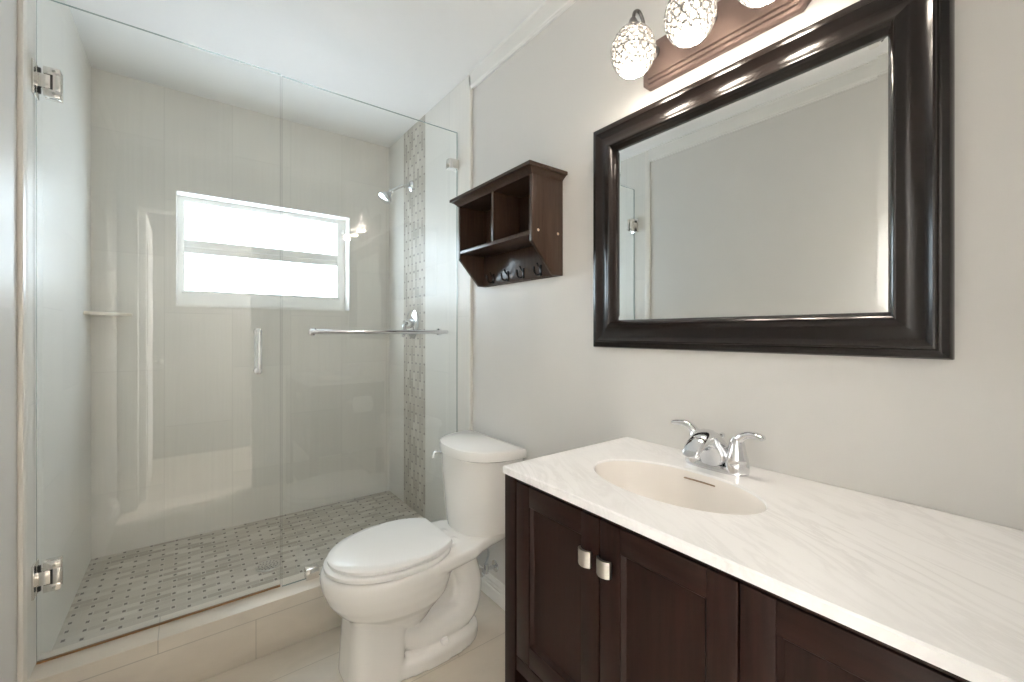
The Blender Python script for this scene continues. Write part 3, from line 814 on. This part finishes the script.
b = new_bm(); add_tube(b, [(FX + 0.030, FY, CZ + 0.006), (FX + 0.030, FY, CZ + 0.070)], 0.0028, 8); add_lathe(b, [(0.003, 0), (0.0065, 0.004), (0.0065, 0.010), (0.0, 0.013)], (FX + 0.030, FY, CZ + 0.068), (0, 0, 1), 14); obj('lift_rod', b, M['chrome'], fa)

# ================================================================== MIRROR
MY0, MY1, MZ0, MZ1 = 0.128, 0.959, 1.144, 1.855
mi = thing('wall_mirror', 'large rectangular mirror in a wide black brown frame above the vanity', 'mirror', (XR, (MY0 + MY1) / 2, MZ0))
MPROF = [(0.0, 0.0), (0.0, 0.022), (0.003, 0.028), (0.012, 0.031), (0.016, 0.031), (0.0175, 0.0345), (0.0195, 0.0375), (0.023, 0.0378), (0.028, 0.0345), (0.036, 0.0315), (0.046, 0.0308), (0.056, 0.0325), (0.064, 0.0354), (0.069, 0.0378), (0.072, 0.0392), (0.076, 0.039), (0.079, 0.036), (0.082, 0.030), (0.0865, 0.022), (0.088, 0.012)]
b = new_bm()
R_ = [[(XR - h, MY0 + d, MZ0 + d), (XR - h, MY1 - d, MZ0 + d), (XR - h, MY1 - d, MZ1 - d), (XR - h, MY0 + d, MZ1 - d)] for d, h in MPROF]
for k in range(4):
    loft(b, [[r[k], r[(k + 1) % 4]] for r in R_], False, False, closed=False)
obj('mirror_frame', b, M['frame'], mi, smooth=35)
b = new_bm()
e0, e1 = 0.0865, 0.104
loft(b, [[(XR - 0.0140, MY0 + e, MZ0 + e), (XR - 0.0140, MY1 - e, MZ0 + e), (XR - 0.0140, MY1 - e, MZ1 - e), (XR - 0.0140, MY0 + e, MZ1 - e)] if k == 0 else
         [(XR - 0.0150, MY0 + e, MZ0 + e), (XR - 0.0150, MY1 - e, MZ0 + e), (XR - 0.0150, MY1 - e, MZ1 - e), (XR - 0.0150, MY0 + e, MZ1 - e)] for k, e in ((0, e0), (1, e1))], True, True)
obj('mirror_glass', b, M['mirror'], mi, smooth=0)

# ================================================================== VANITY LIGHT
vl = thing('vanity_light', 'bronze wall light bar with three lit crystal bead globes above the mirror', 'wall light', (XR, 0.56, 1.90))
PY0, PY1, PZ0, PZ1 = 0.345, 0.775, 1.906, 2.040
def octo(ins, h, ch=0.018):
    a0, a1, c0, c1 = PY0 + ins, PY1 - ins, PZ0 + ins, PZ1 - ins
    c = max(ch - ins * 0.6, 0.002)
    return [(XR - h, y, z) for y, z in ((a0 + c, c0), (a1 - c, c0), (a1, c0 + c), (a1, c1 - c), (a1 - c, c1), (a0 + c, c1), (a0, c1 - c), (a0, c0 + c))]
b = new_bm(); loft(b, [octo(0, 0), octo(0, 0.010), octo(0.004, 0.014), octo(0.012, 0.0155), octo(0.014, 0.020), octo(0.022, 0.022), octo(0.024, 0.0265), octo(0.030, 0.028)]); obj('back_plate', b, M['bronze'], vl, smooth=20)
GX, GZ = XR - 0.122, 1.962
def globe_shell(yc):
    bb = new_bm()
    RX, RZ = 0.0555, 0.066
    rows = 8
    for i in range(rows):
        ph = -0.80 + 1.95 * i / (rows - 1)
        cz, cr = math.sin(ph), math.cos(ph)
        shape = 1.0 - 0.05 * max(0, cz)
        n = max(4, int(round(2 * PI * RX * cr * shape / 0.0212)))
        for k in range(n):
            t = 2 * PI * (k + 0.5 * (i % 2)) / n
            p = Vector((GX + RX * shape * cr * math.cos(t), yc + RX * shape * cr * math.sin(t), GZ + RZ * cz))
            nv = Vector((cr * math.cos(t) / RX, cr * math.sin(t) / RX, cz / RZ)).normalized()
            a, c2 = frame_of(nv)
            add_lathe(bb, [(0.0042, -0.0024), (0.0084, -0.0008), (0.0086, 0.0008), (0.0062, 0.0034), (0.0022, 0.0048)], p, nv, 10, mi=0)
            # wire ring around the bead
            m = 12; r1 = 0.0102
            rg = []
            for q in range(m):
                tt = 2 * PI * q / m
                d = a * math.cos(tt) + c2 * math.sin(tt)
                rg.append([p + d * (r1 + 0.0019 * math.cos(w)) + nv * (0.0016 + 0.0022 * math.sin(w)) for w in (0, PI / 2, PI, 3 * PI / 2)])
            V = [[bb.verts.new(x) for x in r] for r in rg]
            for q in range(m):
                for w in range(4):
                    f = bb.faces.new((V[q][w], V[(q + 1) % m][w], V[(q + 1) % m][(w + 1) % 4], V[q][(w + 1) % 4])); f.material_index = 1
    return bb
for yc in (0.728, 0.562, 0.396):
    b = new_bm()
    add_lathe(b, [(0.020, 0), (0.020, 0.004), (0.010, 0.010)], (XR - 0.027, yc, 1.992), (-1, 0, 0), 18)
    add_tube(b, smooth_path([(XR - 0.028, yc, 1.992), (XR - 0.055, yc, 2.000), (XR - 0.068, yc, 2.030), (XR - 0.076, yc, 2.062), (XR - 0.096, yc, 2.082), (XR - 0.116, yc, 2.070), (GX, yc, 2.040)], 5), 0.0048, 10)
    arm = obj('arm', b, M['arm'], vl)
    b = new_bm(); add_lathe(b, [(0.007, 0), (0.010, -0.004), (0.013, -0.014), (0.025, -0.026), (0.027, -0.031), (0.024, -0.031)], (GX, yc, 2.052), (0, 0, 1), 24); obj('socket_cap', b, M['arm'], arm)
    shd = obj('lamp_shade', globe_shell(yc), [M['crystal'], M['wire']], vl, smooth=50, label='round shade of crystal beads in silver wire rings')
    b = new_bm(); add_lathe(b, [(0.011, 0.058), (0.012, 0.026), (0.016, 0.012), (0.0255, 0.0), (0.0335, -0.013), (0.036, -0.028), (0.0335, -0.042), (0.0255, -0.054), (0.013, -0.062), (0.003, -0.064)], (GX, yc, GZ), (0, 0, 1), 20); obj('light_bulb', b, M['bulb'], shd)

cv_ = thing('ceiling_vent', 'small white slotted vent on the bathroom ceiling, mirrored faintly in the shower glass', 'vent', (0.10, 0.38, ZC - 0.012))
b = new_bm()
for lo, hi in (((-0.02, 0.27, ZC - 0.010), (0.22, 0.30, ZC)), ((-0.02, 0.46, ZC - 0.010), (0.22, 0.49, ZC)), ((-0.02, 0.30, ZC - 0.010), (0.01, 0.46, ZC)), ((0.19, 0.30, ZC - 0.010), (0.22, 0.46, ZC))):
    add_box(b, lo, hi)
add_box(b, (0.01, 0.30, ZC - 0.002), (0.19, 0.46, ZC), mi=1)
obj('vent_frame', b, [M['trim'], M['slot']], cv_, smooth=0)
for k in range(8):
    b = new_bm(); y = 0.312 + k * 0.0195
    add_prism(b, [(0.01, y, ZC - 0.012), (0.01, y + 0.010, ZC - 0.004), (0.01, y + 0.011, ZC - 0.005), (0.01, y + 0.001, ZC - 0.013)], (0.18, 0, 0))
    obj('slat', b, M['trim'], cv_, smooth=0)

# ================================================================== WALL CUBBY SHELF
cb = thing('cubby_shelf', 'dark brown wall cubby shelf with two open bays and coat hooks beside the shower', 'wall shelf', (XR, 1.38, 1.40))
CF = 0.945; CYa, CYb = 1.129, 1.636
ZTp = 1.747
def side(y0, y1):
    bb = new_bm()
    add_prism(bb, [(XR, y0, 1.400), (1.046, y0, 1.400), (CF, y0, 1.512), (CF, y0, ZTp), (XR, y0, ZTp)], (0, y1 - y0, 0), bev=0.0012)
    return bb
sp1 = obj('side_panel', side(CYa, CYa + 0.015), M['walnut'], cb)
for x, z in ((0.972, 1.551), (1.066, 1.550)):
    b = new_bm(); add_lathe(b, [(0.0052, 0), (0.0045, 0.0012), (0, 0.0015)], (x, CYa, z), (0, -1, 0), 12); obj('screw_cap', b, M['dot'], sp1, label='pale screw cap')
obj('side_panel', side(CYb - 0.015, CYb), M['walnut'], cb)
b = new_bm(); add_box(b, (CF - 0.001, CYa + 0.015, 1.535), (XR - 0.009, CYb - 0.015, 1.549), 0.001); obj('bay_floor', b, M['walnut'], cb)
b = new_bm(); add_box(b, (CF + 0.003, 1.369, 1.549), (XR - 0.009, 1.382, ZTp), 0.001); obj('divider', b, M['walnut'], cb)
b = new_bm(); add_box(b, (XR - 0.009, CYa + 0.015, 1.400), (XR - 0.001, CYb - 0.015, ZTp)); add_box(b, (XR - 0.022, CYa + 0.015, 1.402), (XR - 0.009, CYb - 0.015, 1.532), 0.001); obj('back_panel', b, M['walnut'], cb)
b = new_bm()
CPRF = [(0.0, ZTp - 0.004), (0.10, ZTp), (0.25, ZTp + 0.004), (0.55, ZTp + 0.010), (0.75, ZTp + 0.013), (1.0, ZTp + 0.014), (1.0, ZTp + 0.025), (0.93, ZTp + 0.027)]
loft(b, [[(XR - 0.001, CYa - 0.026 * d, z), (XR - 0.001, CYb + 0.018 * d, z), (CF - 0.034 * d, CYb + 0.018 * d, z), (CF - 0.034 * d, CYa - 0.026 * d, z)] for d, z in CPRF])
obj('cornice', b, M['walnut'], cb, smooth=15)
for y in (1.225, 1.330, 1.435, 1.540):
    b = new_bm(); xh = XR - 0.022
    add_box(b, (xh - 0.003, y - 0.006, 1.408), (xh, y + 0.006, 1.450), 0.001)
    add_tube(b, smooth_path([(xh - 0.002, y, 1.418), (xh - 0.016, y, 1.410), (xh - 0.030, y, 1.416), (xh - 0.035, y, 1.434)], 5), 0.0036, 8)
    add_tube(b, smooth_path([(xh - 0.002, y, 1.436), (xh - 0.012, y, 1.442), (xh - 0.020, y, 1.456)], 5), 0.0032, 8)
    add_lathe(b, [(0.0, -0.005), (0.0045, -0.003), (0.0045, 0.003), (0, 0.005)], (xh - 0.0355, y, 1.437), (0, 0, 1), 10)
    obj('hook', b, M['hook'], cb, label='dark metal coat hook')
